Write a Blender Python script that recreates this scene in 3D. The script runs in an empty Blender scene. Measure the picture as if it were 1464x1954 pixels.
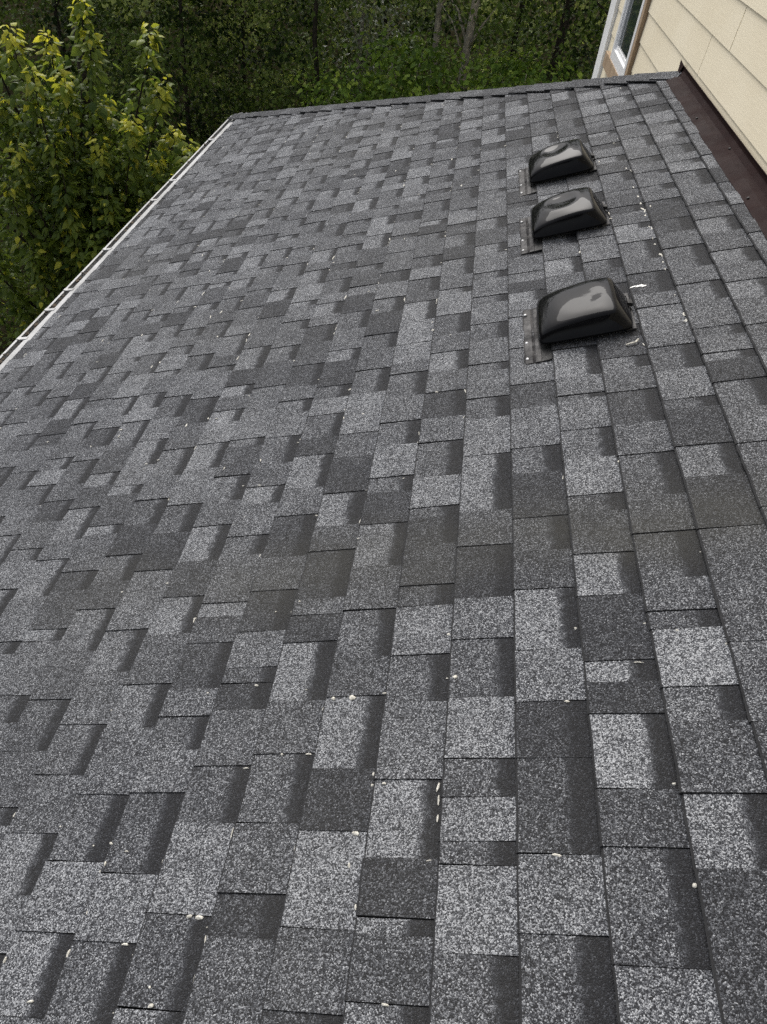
import bpy, math, random
import numpy as np
from mathutils import Matrix, Vector

random.seed(7)
rng = np.random.default_rng(7)
SC = bpy.context.scene
COL = SC.collection

# ------------------------------------------------------------------ camera
CZ = 6.6                                   # eye height above the ground
FPX = 1426.07                              # focal length, pixels of a 1464 px wide frame
R = np.array([[0.9887663118, -0.0175546273, -0.1484352239],
              [0.1140887248, 0.7302230324, 0.6736156811],
              [0.0965657470, -0.6829832779, 0.7240227196]])   # columns: right, forward, up
cam_d = bpy.data.cameras.new('camera')
cam_d.sensor_fit = 'HORIZONTAL'
cam_d.sensor_width = 36.0
cam_d.lens = 36.0 * FPX / 1464.0
cam_d.clip_start = 0.05
cam_d.clip_end = 2000
cam = bpy.data.objects.new('camera', cam_d)
COL.objects.link(cam)
m = np.eye(4)
m[:3, 0] = R[:, 0]; m[:3, 1] = R[:, 2]; m[:3, 2] = -R[:, 1]; m[:3, 3] = (0, 0, CZ)
cam.matrix_world = Matrix(m.tolist())
SC.camera = cam

# ------------------------------------------------------------------ sky, sun, exposure
SUN_EL, SUN_AZ = math.radians(50), math.radians(-24)      # azimuth from +Y towards +X
world = bpy.data.worlds.new('World')
SC.world = world
world.use_nodes = True
nt = world.node_tree
bg = nt.nodes['Background']
sky = nt.nodes.new('ShaderNodeTexSky')
sky.sky_type = 'NISHITA'
sky.sun_disc = False
sky.sun_elevation = SUN_EL
sky.sun_rotation = SUN_AZ
sky.air_density = 1.0
sky.dust_density = 4.0
sky.ozone_density = 1.0
hs = nt.nodes.new('ShaderNodeHueSaturation')
hs.inputs['Saturation'].default_value = 0.30              # overcast: nearly grey cloud light
nt.links.new(sky.outputs[0], hs.inputs['Color'])
nt.links.new(hs.outputs[0], bg.inputs[0])
bg.inputs[1].default_value = 0.15

sun_d = bpy.data.lights.new('sun', 'SUN')
sun_d.energy = 1.4
sun_d.angle = math.radians(38)
sun_d.color = (1.0, 0.97, 0.93)
sun = bpy.data.objects.new('sun', sun_d)
COL.objects.link(sun)
sdir = Vector((math.cos(SUN_EL) * math.sin(SUN_AZ), math.cos(SUN_EL) * math.cos(SUN_AZ), math.sin(SUN_EL)))
sun.rotation_euler = sdir.to_track_quat('Z', 'Y').to_euler()
sun.location = (-10, 10, 20)

SC.view_settings.view_transform = 'Standard'
SC.view_settings.look = 'None'
SC.view_settings.gamma = 1.0
SC.view_settings.exposure = 0.54
SC.render.engine = 'CYCLES'
SC.cycles.use_denoising = False
SC.cycles.max_bounces = 3
SC.cycles.diffuse_bounces = 2
SC.cycles.transmission_bounces = 3
SC.cycles.transparent_max_bounces = 4

# ------------------------------------------------------------------ helpers
def tag(o, label=None, cat=None, group=None, kind=None):
    if label: o['label'] = label
    if cat: o['category'] = cat
    if group: o['group'] = group
    if kind: o['kind'] = kind
    return o

def empty(name, loc, label, cat, group=None):
    o = bpy.data.objects.new(name, None)
    COL.objects.link(o)
    o.location = loc
    o.empty_display_size = 0.1
    return tag(o, label, cat, group)

def mesh_of(name, verts, faces, mats, mat_idx=None, smooth=False):
    me = bpy.data.meshes.new(name)
    me.from_pydata([tuple(map(float, v)) for v in verts], [], [tuple(f) for f in faces])
    for mt in (mats if isinstance(mats, (list, tuple)) else [mats]):
        me.materials.append(mt)
    if mat_idx is not None:
        me.polygons.foreach_set('material_index', mat_idx)
    if smooth:
        me.polygons.foreach_set('use_smooth', [True] * len(me.polygons))
    me.update()
    return me

def link(name, me, parent=None, kind=None):
    """me is modelled in world coordinates; parents only group"""
    o = bpy.data.objects.new(name, me)
    COL.objects.link(o)
    if parent is not None:
        o.parent = parent
        loc = Vector((0, 0, 0))
        p = parent
        while p is not None:
            if p.type == 'EMPTY':
                loc = loc + p.location
            p = p.parent
        o.matrix_parent_inverse = Matrix.Translation(-loc) if parent.type == 'EMPTY' else Matrix.Identity(4)
    if kind: o['kind'] = kind
    return o

def obj(name, verts, faces, mat, parent=None, smooth=False, mat_idx=None, kind=None):
    return link(name, mesh_of(name, verts, faces, mat, mat_idx, smooth), parent, kind)

def box(x0, x1, y0, y1, z0, z1):
    v = [(x0, y0, z0), (x1, y0, z0), (x1, y1, z0), (x0, y1, z0), (x0, y0, z1), (x1, y0, z1), (x1, y1, z1), (x0, y1, z1)]
    f = [(0, 3, 2, 1), (4, 5, 6, 7), (0, 1, 5, 4), (1, 2, 6, 5), (2, 3, 7, 6), (3, 0, 4, 7)]
    return v, f

def joinvf(parts):
    V, F = [], []
    for v, f in parts:
        n = len(V)
        V += [tuple(a) for a in v]
        F += [tuple(i + n for i in q) for q in f]
    return V, F

def tube(pts, rads, sides=7):
    """tapered tube along a polyline"""
    pts = np.asarray(pts, float)
    V, F = [], []
    n = len(pts)
    for i in range(n):
        t = pts[min(i + 1, n - 1)] - pts[max(i - 1, 0)]
        t /= np.linalg.norm(t) + 1e-9
        a = np.cross(t, (0.31, 0.77, 0.11)); a /= np.linalg.norm(a)
        b = np.cross(t, a)
        for k in range(sides):
            w = 2 * math.pi * k / sides
            V.append(pts[i] + rads[i] * (math.cos(w) * a + math.sin(w) * b))
    for i in range(n - 1):
        for k in range(sides):
            k2 = (k + 1) % sides
            F.append((i * sides + k, i * sides + k2, (i + 1) * sides + k2, (i + 1) * sides + k))
    F.append(tuple(reversed(range(sides))))
    F.append(tuple((n - 1) * sides + k for k in range(sides)))
    return V, F

def ray(px, py):
    return R @ np.array([(px - 732.0) / FPX, 1.0, -(py - 977.0) / FPX])

def at(px, py, Y):
    d = ray(px, py)
    p = d * Y / d[1]
    return np.array([p[0], p[1], p[2] + CZ])

# ------------------------------------------------------------------ materials
class NT:
    def __init__(self, name):
        self.m = bpy.data.materials.new(name)
        self.m.use_nodes = True
        self.t = self.m.node_tree
        self.b = self.t.nodes['Principled BSDF']
    def n(self, typ, **kw):
        nd = self.t.nodes.new(typ)
        for k, v in kw.items():
            if k == 'ins':
                for a, b in v.items():
                    if hasattr(b, 'is_linked') or isinstance(b, bpy.types.NodeSocket):
                        self.t.links.new(b, nd.inputs[a])
                    else:
                        nd.inputs[a].default_value = b
            else:
                setattr(nd, k, v)
        return nd
    def math(self, op, a, b=0.0, c=None, clamp=False):
        nd = self.t.nodes.new('ShaderNodeMath'); nd.operation = op; nd.use_clamp = clamp
        for i, x in enumerate([a, b] + ([c] if c is not None else [])):
            if isinstance(x, bpy.types.NodeSocket): self.t.links.new(x, nd.inputs[i])
            else: nd.inputs[i].default_value = x
        return nd.outputs[0]
    def noise(self, vec, scale, detail=3, rough=0.5, out='Fac'):
        nd = self.t.nodes.new('ShaderNodeTexNoise')
        nd.inputs['Scale'].default_value = scale; nd.inputs['Detail'].default_value = detail
        nd.inputs['Roughness'].default_value = rough
        if vec is not None: self.t.links.new(vec, nd.inputs['Vector'])
        return nd.outputs[out]
    def ramp(self, fac, stops, interp='LINEAR'):
        nd = self.t.nodes.new('ShaderNodeValToRGB')
        cr = nd.color_ramp; cr.interpolation = interp
        while len(cr.elements) < len(stops): cr.elements.new(0.5)
        for e, (p, c) in zip(cr.elements, stops):
            e.position = p; e.color = (*c, 1) if len(c) == 3 else c
        self.t.links.new(fac, nd.inputs[0])
        return nd.outputs[0]
    def mix(self, fac, a, b, mode='MIX'):
        nd = self.t.nodes.new('ShaderNodeMix'); nd.data_type = 'RGBA'; nd.blend_type = mode
        for i, x in ((0, fac), (6, a), (7, b)):
            if isinstance(x, bpy.types.NodeSocket): self.t.links.new(x, nd.inputs[i])
            else: nd.inputs[i].default_value = (*x, 1) if isinstance(x, tuple) and len(x) == 3 else x
        return nd.outputs[2]
    def set(self, name, x):
        if isinstance(x, bpy.types.NodeSocket): self.t.links.new(x, self.b.inputs[name])
        else: self.b.inputs[name].default_value = (*x, 1) if isinstance(x, tuple) and len(x) == 3 else x
    def bump(self, h, strength=0.5, dist=0.002):
        nd = self.t.nodes.new('ShaderNodeBump')
        nd.inputs['Strength'].default_value = strength; nd.inputs['Distance'].default_value = dist
        self.t.links.new(h, nd.inputs['Height'])
        self.t.links.new(nd.outputs[0], self.b.inputs['Normal'])
    def pos(self):
        return self.t.nodes.new('ShaderNodeNewGeometry').outputs['Position']

def mat_shingle():
    M = NT('shingle_granules')
    P = M.pos()
    tone = M.n('ShaderNodeAttribute', attribute_name='tone').outputs['Fac']
    band = M.n('ShaderNodeAttribute', attribute_name='band').outputs['Fac']
    uv = M.n('ShaderNodeSeparateXYZ', ins={0: M.n('ShaderNodeUVMap', uv_map='UVMap').outputs[0]})
    sep = M.n('ShaderNodeSeparateXYZ', ins={0: P})
    vor = M.n('ShaderNodeTexVoronoi', feature='F1', ins={'Vector': P, 'Scale': 420.0})
    cell = M.n('ShaderNodeSeparateColor', ins={0: vor.outputs['Color']}).outputs[0]
    vor2 = M.n('ShaderNodeTexVoronoi', feature='F1', ins={'Vector': P, 'Scale': 800.0})
    cell2 = M.n('ShaderNodeSeparateColor', ins={0: vor2.outputs['Color']}).outputs[1]
    g = M.math('ADD', M.math('MULTIPLY', cell, 0.60), M.math('MULTIPLY', cell2, 0.36))
    # tone varies inside a piece where the granule drops were blended
    blotch = M.math('SUBTRACT', M.noise(P, 11.0, 3, 0.55), 0.5)
    fine = M.math('SUBTRACT', M.noise(P, 45.0, 2, 0.6), 0.5)
    t2 = M.math('ADD', tone, M.math('ADD', M.math('MULTIPLY', blotch, 0.40), M.math('MULTIPLY', fine, 0.25)))
    # shadow band: dark granules printed along the upper edge of the lower lamina
    edge = M.math('ADD', uv.outputs[1], M.math('ADD', M.math('MULTIPLY', fine, 0.32), M.math('MULTIPLY', M.math('SUBTRACT', cell, 0.5), 0.20)))
    bm = M.n('ShaderNodeMapRange', ins={0: M.math('SUBTRACT', edge, M.math('SUBTRACT', 1.0, band)), 1: -0.02, 2: 0.035}).outputs[0]
    bm = M.math('MULTIPLY', bm, M.math('GREATER_THAN', band, 0.01))
    t3 = M.n('ShaderNodeMix', ins={0: bm, 2: t2, 3: -0.22}).outputs[0]
    x = M.math('ADD', g, M.math('MULTIPLY', M.math('SUBTRACT', t3, 0.5), 0.46))
    col = M.ramp(x, [(0.20, (0.012, 0.012, 0.0135)), (0.42, (0.0285, 0.0300, 0.0345)), (0.56, (0.0660, 0.0690, 0.0770)),
                     (0.70, (0.144, 0.1490, 0.1610)), (0.88, (0.39, 0.400, 0.415))])
    # dirt washed across the slope, olive brown
    yy = M.math('ADD', sep.outputs[1], M.math('MULTIPLY', M.math('SUBTRACT', M.noise(P, 2.3, 3), 0.5), 0.30))
    d = M.math('DIVIDE', M.math('SUBTRACT', yy, 1.36), 0.13)
    st = M.math('POWER', 2.718, M.math('MULTIPLY', M.math('MULTIPLY', d, d), -1.0))
    st = M.math('MULTIPLY', st, M.n('ShaderNodeMapRange', ins={0: sep.outputs[0], 1: -1.3, 2: -0.2}).outputs[0])
    st = M.math('MULTIPLY', st, M.math('ADD', 0.62, M.math('MULTIPLY', M.math('SUBTRACT', M.noise(P, 4.0, 4), 0.40), 1.4)), clamp=True)
    col = M.mix(st, col, M.mix(0.58, col, (0.046, 0.0445, 0.037)))
    # general grime
    gr = M.n('ShaderNodeMapRange', ins={0: M.noise(P, 1.1, 4, 0.6), 1: 0.45, 2: 0.75, 3: 0.0, 4: 0.35}).outputs[0]
    col = M.mix(gr, col, M.mix(0.5, col, (0.07, 0.068, 0.058)))
    M.set('Base Color', col)
    M.set('Roughness', 0.86)
    M.set('Specular IOR Level', 0.32)
    M.bump(M.math('SUBTRACT', 1.0, M.math('MULTIPLY', vor.outputs['Distance'], 300.0)), 0.35, 0.0012)
    return M.m

def mat_simple(name, col, rough=0.6, var=0.15, scale=8.0, metal=0.0, spec=0.5, bump=0.0, bscale=60.0, tint=None):
    M = NT(name)
    P = M.pos()
    nz = M.noise(P, scale, 4, 0.6)
    dark = tuple(c * (1 - var) for c in col)
    lite = tuple(min(1, c * (1 + var)) for c in col)
    c = M.ramp(nz, [(0.3, dark if tint is None else tint), (0.7, lite)])
    M.set('Base Color', c)
    M.set('Metallic', metal)
    M.set('Specular IOR Level', spec)
    r = M.n('ShaderNodeMapRange', ins={0: M.noise(P, scale * 2.3, 3), 1: 0.3, 2: 0.7, 3: rough * 0.85, 4: min(1, rough * 1.15)}).outputs[0]
    M.set('Roughness', r)
    if bump: M.bump(M.noise(P, bscale, 4), bump, 0.003)
    return M.m

def mat_leaf(name, c_dark, c_light, c_tip, trans=0.35, rough=0.42, spec=0.2):
    M = NT(name)
    tint = M.n('ShaderNodeAttribute', attribute_name='tint').outputs['Fac']
    rnd = M.n('ShaderNodeObjectInfo').outputs['Random']
    nz = M.noise(M.pos(), 0.9, 2)
    f = M.math('ADD', M.math('MULTIPLY', tint, 0.85), M.math('ADD', M.math('MULTIPLY', M.math('SUBTRACT', rnd, 0.5), 0.15), M.math('MULTIPLY', M.math('SUBTRACT', nz, 0.5), 0.45)))
    c = M.ramp(f, [(0.0, c_dark), (0.55, c_light), (1.0, c_tip)])
    M.set('Base Color', c)
    M.set('Roughness', rough)
    M.set('Specular IOR Level', spec)
    tr = M.n('ShaderNodeBsdfTranslucent')
    M.t.links.new(M.mix(0.5, c, M.mix(1.0, c, (1.0, 0.95, 0.35), 'MULTIPLY')), tr.inputs[0])
    mx = M.n('ShaderNodeMixShader')
    mx.inputs[0].default_value = trans
    M.t.links.new(M.b.outputs[0], mx.inputs[1]); M.t.links.new(tr.outputs[0], mx.inputs[2])
    M.t.links.new(mx.outputs[0], M.t.nodes['Material Output'].inputs[0])
    return M.m

MT = {}
MT['shingle'] = mat_shingle()
MT['asphalt_edge'] = mat_simple('cut_asphalt_edge', (0.016, 0.016, 0.017), 0.9, 0.3, 90)
MT['felt'] = mat_simple('roofing_felt', (0.02, 0.02, 0.021), 0.9, 0.2, 30)
MT['white_metal'] = mat_simple('white_painted_metal', (0.40, 0.40, 0.398), 0.5, 0.10, 5, tint=(0.27, 0.268, 0.26))
MT['brown_metal'] = None
MT['white_paint'] = mat_simple('white_paint', (0.86, 0.86, 0.85), 0.45, 0.05, 12)
MT['vinyl'] = mat_simple('white_vinyl', (0.86, 0.86, 0.86), 0.3, 0.03, 12)
MT['litter'] = mat_simple('leaf_litter', (0.05, 0.035, 0.02), 0.9, 0.6, 60)
MT['fluff'] = mat_simple('seed_fluff', (0.54, 0.52, 0.46), 0.95, 0.35, 160)
MT['dropping'] = mat_simple('bird_lime', (0.85, 0.85, 0.82), 0.8, 0.1, 120)
MT['bark'] = mat_simple('grey_bark', (0.24, 0.22, 0.18), 0.9, 0.5, 14, spec=0.1, bump=0.8, bscale=30)
MT['bark_dark'] = mat_simple('dark_bark', (0.035, 0.03, 0.024), 0.9, 0.4, 18, spec=0.1, bump=0.8, bscale=30)
MT['soil'] = mat_simple('forest_floor', (0.022, 0.020, 0.011), 0.95, 0.5, 1.5, spec=0.0, bump=0.6, bscale=8)
MT['nail'] = mat_simple('galvanised_nail', (0.45, 0.45, 0.45), 0.4, 0.2, 80, metal=0.8)

def mat_brown():
    M = NT('brown_flashing_metal')
    P = M.pos()
    c = M.ramp(M.noise(P, 5, 5, 0.65), [(0.3, (0.014, 0.0075, 0.0075)), (0.6, (0.020, 0.0105, 0.010)), (0.85, (0.042, 0.028, 0.026))])
    M.set('Base Color', c)
    M.set('Roughness', M.n('ShaderNodeMapRange', ins={0: M.noise(P, 9, 3), 1: 0.3, 2: 0.7, 3: 0.5, 4: 0.7}).outputs[0])
    M.set('Specular IOR Level', 0.04)
    M.bump(M.noise(P, 7, 2), 0.25, 0.01)
    return M.m
MT['brown_metal'] = mat_brown()

def mat_siding():
    M = NT('cream_painted_siding')
    P = M.pos()
    mp = M.n('ShaderNodeMapping', ins={'Vector': P, 'Scale': (1, 0.06, 1)})
    grain = M.noise(mp.outputs[0], 90, 5, 0.65)
    big = M.noise(P, 1.6, 3)
    c = M.ramp(M.math('ADD', M.math('MULTIPLY', grain, 0.35), M.math('MULTIPLY', big, 0.65)),
               [(0.3, (0.76, 0.67, 0.49)), (0.55, (0.82, 0.735, 0.555)), (0.8, (0.85, 0.77, 0.60))])
    M.set('Base Color', c)
    M.set('Roughness', 0.62)
    M.bump(grain, 0.35, 0.0015)
    return M.m
MT['siding'] = mat_siding()

def mat_wood():
    M = NT('bare_wood_trim')
    P = M.pos()
    mp = M.n('ShaderNodeMapping', ins={'Vector': P, 'Scale': (1, 0.12, 0.12)})
    g = M.noise(mp.outputs[0], 80, 5, 0.7)
    M.set('Base Color', M.ramp(g, [(0.3, (0.24, 0.16, 0.095)), (0.55, (0.34, 0.245, 0.155)), (0.8, (0.43, 0.33, 0.22))]))
    M.set('Roughness', 0.8)
    M.bump(g, 0.4, 0.002)
    return M.m
MT['wood'] = mat_wood()

def mat_glass():
    M = NT('window_glass')
    M.set('Base Color', (0.02, 0.03, 0.03))
    M.set('Roughness', 0.04)
    M.set('Specular IOR Level', 0.6)
    M.bump(M.noise(M.pos(), 1.5, 2), 0.05, 0.02)
    return M.m
MT['glass'] = mat_glass()

def mat_plastic(name, base, r0, r1, dust):
    M = NT(name)
    P = M.pos()
    dn = M.noise(P, 14, 5, 0.7)
    up = M.n('ShaderNodeSeparateXYZ', ins={0: M.n('ShaderNodeNewGeometry').outputs['Normal']}).outputs[2]
    dm = M.n('ShaderNodeMapRange', ins={0: dn, 1: 0.42, 2: 0.75, 3: 0.0, 4: dust}).outputs[0]
    M.set('Base Color', M.mix(dm, base, (0.30, 0.29, 0.28)))
    M.set('Roughness', M.n('ShaderNodeMapRange', ins={0: M.noise(P, 22, 4), 1: 0.35, 2: 0.75, 3: r0, 4: r1}).outputs[0])
    M.set('Specular IOR Level', 0.10)
    M.bump(M.noise(P, 18, 2), 0.05, 0.006)
    return M.m
MT['plastic'] = mat_plastic('glossy_black_plastic', (0.006, 0.006, 0.007), 0.025, 0.07, 0.01)
MT['flange'] = mat_plastic('dusty_black_plastic', (0.022, 0.021, 0.022), 0.35, 0.6, 0.40)
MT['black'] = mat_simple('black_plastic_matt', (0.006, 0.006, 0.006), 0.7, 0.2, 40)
MT['leaf_near'] = mat_leaf('poplar_leaves', (0.040, 0.078, 0.014), (0.170, 0.230, 0.040), (0.72, 0.68, 0.08), 0.50, 0.42, 0.25)
MT['leaf_dark'] = mat_leaf('forest_leaves', (0.012, 0.024, 0.006), (0.110, 0.165, 0.036), (0.42, 0.47, 0.15), 0.38, 0.5, 0.06)
MT['leaf_green'] = mat_leaf('bright_undergrowth_leaves', (0.045, 0.085, 0.014), (0.16, 0.255, 0.042), (0.34, 0.44, 0.08), 0.40, 0.5, 0.08)
MT['leaf_pale'] = mat_leaf('pale_grey_green_leaves', (0.08, 0.10, 0.06), (0.20, 0.23, 0.15), (0.34, 0.37, 0.27), 0.25, 0.4, 0.4)

# ------------------------------------------------------------------ roof frame
T = 5.0 / 12.0                       # pitch 5:12, falling to the left (-X)
S = math.sqrt(1 + T * T)
HV = 1.442470                        # eye height straight above the roof plane
EXP = 0.143                          # shingle exposure
S0 = 0.2842713 * EXP                 # slope distance of the butt of course 0
NRM = np.array([-T, 0, 1]) / S

def rp(s, y, n=0.0):
    """point on the roof: s metres up the slope, y along the eave, n off the surface"""
    return np.array([s / S, y, s * T / S - HV + CZ]) + n * NRM

WALL_X = 1.23
HIP_A = (-2.105, 7.74)               # (x, y) of the hip at the eave and at the wall
HIP_B = (1.23, 4.93)
def hip_y(s):
    x = s / S
    return HIP_A[1] + (x - HIP_A[0]) / (HIP_B[0] - HIP_A[0]) * (HIP_B[1] - HIP_A[1])
def eave_s(y):
    return (-2.158 + (y - 3.2) * 0.0175) * S
Y_NEAR = -2.4

# ------------------------------------------------------------------ ground
def ground():
    n = 60
    xs = np.concatenate([-np.geomspace(400, 12, 20), np.linspace(-10, 10, 21), np.geomspace(12, 400, 20)])
    ys = np.concatenate([-np.geomspace(300, 12, 12), np.linspace(-10, 50, 50), np.geomspace(55, 600, 14)])
    V, F = [], []
    for y in ys:
        for x in xs:
            z = 0.12 * math.sin(x * 0.6 + 1) * math.cos(y * 0.45) + 0.08 * math.sin(x * 1.7) * math.sin(y * 1.3)
            V.append((x, y, z - 0.1))
    w = len(xs)
    for j in range(len(ys) - 1):
        for i in range(w - 1):
            F.append((j * w + i, j * w + i + 1, (j + 1) * w + i + 1, (j + 1) * w + i))
    o = obj('ground', V, F, MT['soil'], smooth=True)
    tag(o, 'dark bare forest floor under the trees', None, None, 'structure')
ground()

# ------------------------------------------------------------------ house
house = empty('house', (0, 3, 0), 'cream sided house with grey asphalt shingle roof and brown wall flashing', 'house')

# roof deck: the slope in view and the hip slope that falls away behind it
def roof_deck():
    sA = HIP_A[0] * S; sW = WALL_X * S
    top = [rp(eave_s(Y_NEAR), Y_NEAR, -0.006), rp(sW, Y_NEAR, -0.006), rp(sW, HIP_B[1], -0.006), rp(sA, HIP_A[1], -0.006)]
    zA = rp(sA, HIP_A[1])[2] - 0.006
    far = [np.array([WALL_X, HIP_A[1], zA])]
    V = top + far
    low = [v - np.array([0, 0, 0.05]) for v in V]
    V = V + low
    F = [(0, 1, 2, 3), (3, 2, 4), (5, 8, 7, 6), (8, 9, 7), (0, 3, 8, 5), (3, 4, 9, 8), (0, 5, 6, 1), (1, 6, 7, 2), (2, 7, 9, 4)]
    o = obj('roof', V, F, MT['felt'], house)
    tag(o, 'grey asphalt shingle roof slope')
    return o
roof = roof_deck()

# shingle pieces.  g = lower lamina with shadow band, t = raised tooth; number = granule tone, then the far end in metres
SEEN = {
-4: (0.267, 'g50:0.426 t70:0.552 g45:0.726 t60:0.829 g50:0.917 t55:0.994 g30:1.135 t40:1.223'),
-3: (0.274, 'g70:0.321 g45:0.475 t70:0.653 g45:0.782 t50:0.924 g22:0.999 g50:1.044 t60:1.156 g25:1.295 t50:1.421 g25:1.594 t50:1.719 g72:1.885 t22:1.979 g50:2.116 t72:2.217'),
-2: (0.281, 't50:0.437 g22:0.515 t50:0.65 g55:0.804 t50:0.936 g75:1.106 t20:1.191 t50:1.247 g25:1.421 t40:1.522 g72:1.667 t20:1.839 g50:1.965 t72:2.203 g50:2.359'),
-1: (0.288, 'g25:0.327 t50:0.454 g78:0.63 t18:0.761 g75:0.938 t42:1.045 g50:1.189 t50:1.336 g72:1.5 t20:1.634 g50:1.706 t72:1.861 g50:1.987 t55:2.133 g50:2.283 t50:2.353 g70:2.491'),
0: (0.294, 'g70:0.345 t40:0.447 g65:0.474 t20:0.576 g80:0.731 t62:0.91 g50:1.036 t72:1.181 g40:1.249 t30:1.393 g25:1.499 g50:1.542 t75:1.672 g50:1.84 t55:1.967 g20:2.118 t55:2.245 g75:2.375 t50:2.503'),
1: (0.301, 'g50:0.42 t80:0.562 g50:0.606 t75:0.69 g50:0.769 t75:0.909 g50:1.064 t60:1.186 g20:1.362 t45:1.493 g72:1.738 t70:1.921 g50:2.034 t55:2.19 g50:2.24 t55:2.402 g45:2.521 t60:2.676 g50:2.737 t55:2.888 g50:2.95 t60:3.128 g70:3.226 t40:3.393 g65:3.521 t55:3.837 g50:3.888 t60:4.015 g50:4.149'),
2: (0.308, 'g50:0.452 t62:0.58 g35:0.763 g20:0.889 t65:1.019 g75:1.193 t35:1.318 g45:1.441 t18:1.621 g50:1.737 t60:1.936 g30:2.067 t60:2.21'),
3: (0.315, 't65:0.408 g48:0.589 t38:0.693 g90:0.847 t20:0.921 g75:0.975 t20:1.154 g80:1.284 t40:1.429 g45:1.497 t75:1.647 g60:1.781 t62:1.935 g50:1.958 t60:2.057 g75:2.232'),
4: (0.321, 't30:0.551 g75:0.68 t45:0.822 g60:0.899 t85:1.042 g50:1.089 t50:1.182 g42:1.33 t42:1.461 g48:1.63 t50:1.767 g28:1.93 t50:2.051 g60:2.118 t30:2.232'),
5: (0.328, 't40:0.812 g50:0.994 t45:1.318 t20:1.502 g65:1.628 t25:1.794 g45:1.845 t65:1.996 g45:2.132'),
}
def shingles():
    rnd = random.Random(11)
    pieces = []                                     # (course, y0, y1, kind, tone)
    def fill(k, y, y_end, last):
        while y < y_end:
            if last == 'g':
                kind, L = 't', rnd.choice([0.09, 0.11, 0.125, 0.135, 0.15, 0.165, 0.18])
                tone = rnd.choice([0.20, 0.36, 0.46, 0.50, 0.54, 0.58, 0.64, 0.74])
            else:
                kind, L = 'g', rnd.choice([0.045, 0.06, 0.08, 0.12, 0.135, 0.15, 0.17])
                tone = rnd.choice([0.28, 0.44, 0.50, 0.54, 0.58, 0.64, 0.70, 0.78])
            L *= rnd.uniform(0.93, 1.07)
            pieces.append((k, y, y + L, kind, tone))
            last = kind; y += L
    for k in range(-17, 9):
        s = S0 + k * EXP
        yh = hip_y(s) + 0.05
        if k in SEEN:
            y, txt = SEEN[k]
            first = txt[0]
            q = []
            yy = y; last = first
            while yy > Y_NEAR:                       # back towards the viewer and beyond
                kind = 't' if last == 'g' else 'g'
                L = rnd.uniform(0.09, 0.18) if kind == 't' else rnd.choice([0.06, 0.12, 0.15, 0.17])
                q.append((k, yy - L, yy, kind, rnd.choice([0.25, 0.45, 0.5, 0.55, 0.7])))
                yy -= L; last = kind
            pieces += q
            for w in txt.split():
                a, b = w.split(':')
                pieces.append((k, y, float(b), a[0], int(a[1:]) / 100))
                y = float(b); last = a[0]
            fill(k, y, yh, last)
        else:
            fill(k, Y_NEAR + rnd.uniform(0, 0.2), yh, rnd.choice('gt'))
    out = []
    for (k, y0, y1, kind, tone) in pieces:
        s0 = S0 + k * EXP; s1 = s0 + EXP + 0.008
        e = max(eave_s(y0), eave_s(y1))
        if s1 < e + 0.02: continue
        bow = 0.0008 * math.sin(k * 1.7 + y0 * 3)
        sb = max(s0, e)
        nY = 3
        g0, g1 = (0.0122, 0.0000) if kind == 'g' else (0.0145, 0.0023)
        lift = rnd.uniform(-0.0008, 0.0010)
        g0 += lift; g1 += lift * 0.3
        gap = 0.0006
        ya, yb = y0 + gap, y1 - gap
        skew = rnd.uniform(-0.0025, 0.0025)
        B, Tt = [], []
        hb, ht = hip_y(sb), hip_y(s1)
        if ya >= hb - 0.003: continue
        for i in range(nY + 1):
            f = i / nY
            yB = min(ya + (yb - ya) * f + skew * (1 if i in (0, nY) else 0.3), hb)
            yT = min(ya + (yb - ya) * f, ht)
            js = rnd.uniform(-0.0011, 0.0011) + bow
            B.append((sb + js, yB, g0 + rnd.uniform(-0.0006, 0.0006)))
            Tt.append((s1, max(yT, min(yB, ht) - 0.3), g1))
        cs, cn = 0.0044, 0.0036
        V = [rp(b[0] + cs, b[1], b[2]) for b in B] + [rp(*t) for t in Tt] + [rp(b[0] + 0.0015, b[1], -0.003) for b in B] + [rp(Tt[0][0], Tt[0][1], -0.003), rp(Tt[-1][0], Tt[-1][1], -0.003)]
        V += [rp(b[0] + rnd.uniform(-0.0006, 0.0006), b[1], b[2] - cn) for b in B]
        w = nY + 1
        q0 = 3 * w + 2
        F, MI = [], []
        for i in range(nY):
            F.append((i + 1, i, w + i, w + i + 1)); MI.append(0)
            F.append((i, i + 1, q0 + i + 1, q0 + i)); MI.append(1)
            F.append((q0 + i, q0 + i + 1, 2 * w + i + 1, 2 * w + i)); MI.append(1)
        F.append((0, q0, 2 * w, 3 * w, w)); MI.append(1)
        F.append((nY, w + nY, 3 * w + 1, 2 * w + nY, q0 + nY)); MI.append(1)
        v0 = (sb - s0) / EXP
        uvv = [v0] * w + [1.055] * w + [v0] * w + [1.055] * 2 + [v0] * w
        band = rnd.uniform(0.21, 0.31) if kind == 'g' and rnd.random() < 0.93 else 0.0
        # image size of the piece, to choose which become parts of their own
        c = (V[0] + V[-1]) / 2 - np.array([0, 0, CZ])
        fw = float(R[:, 1] @ c)
        px, py = (732 + FPX * float(R[:, 0] @ c) / fw, 977 - FPX * float(R[:, 2] @ c) / fw) if fw > 0.2 else (-9999, 0)
        vis = fw > 0.2 and -90 < px < 1554 and 100 < py < 2030
        area = (y1 - y0) * (s1 - sb) / max(fw, 0.2) ** 3 if vis else 0
        out.append((area, V, F, MI, uvv, tone, band))
    out.sort(key=lambda a: -a[0])
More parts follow.
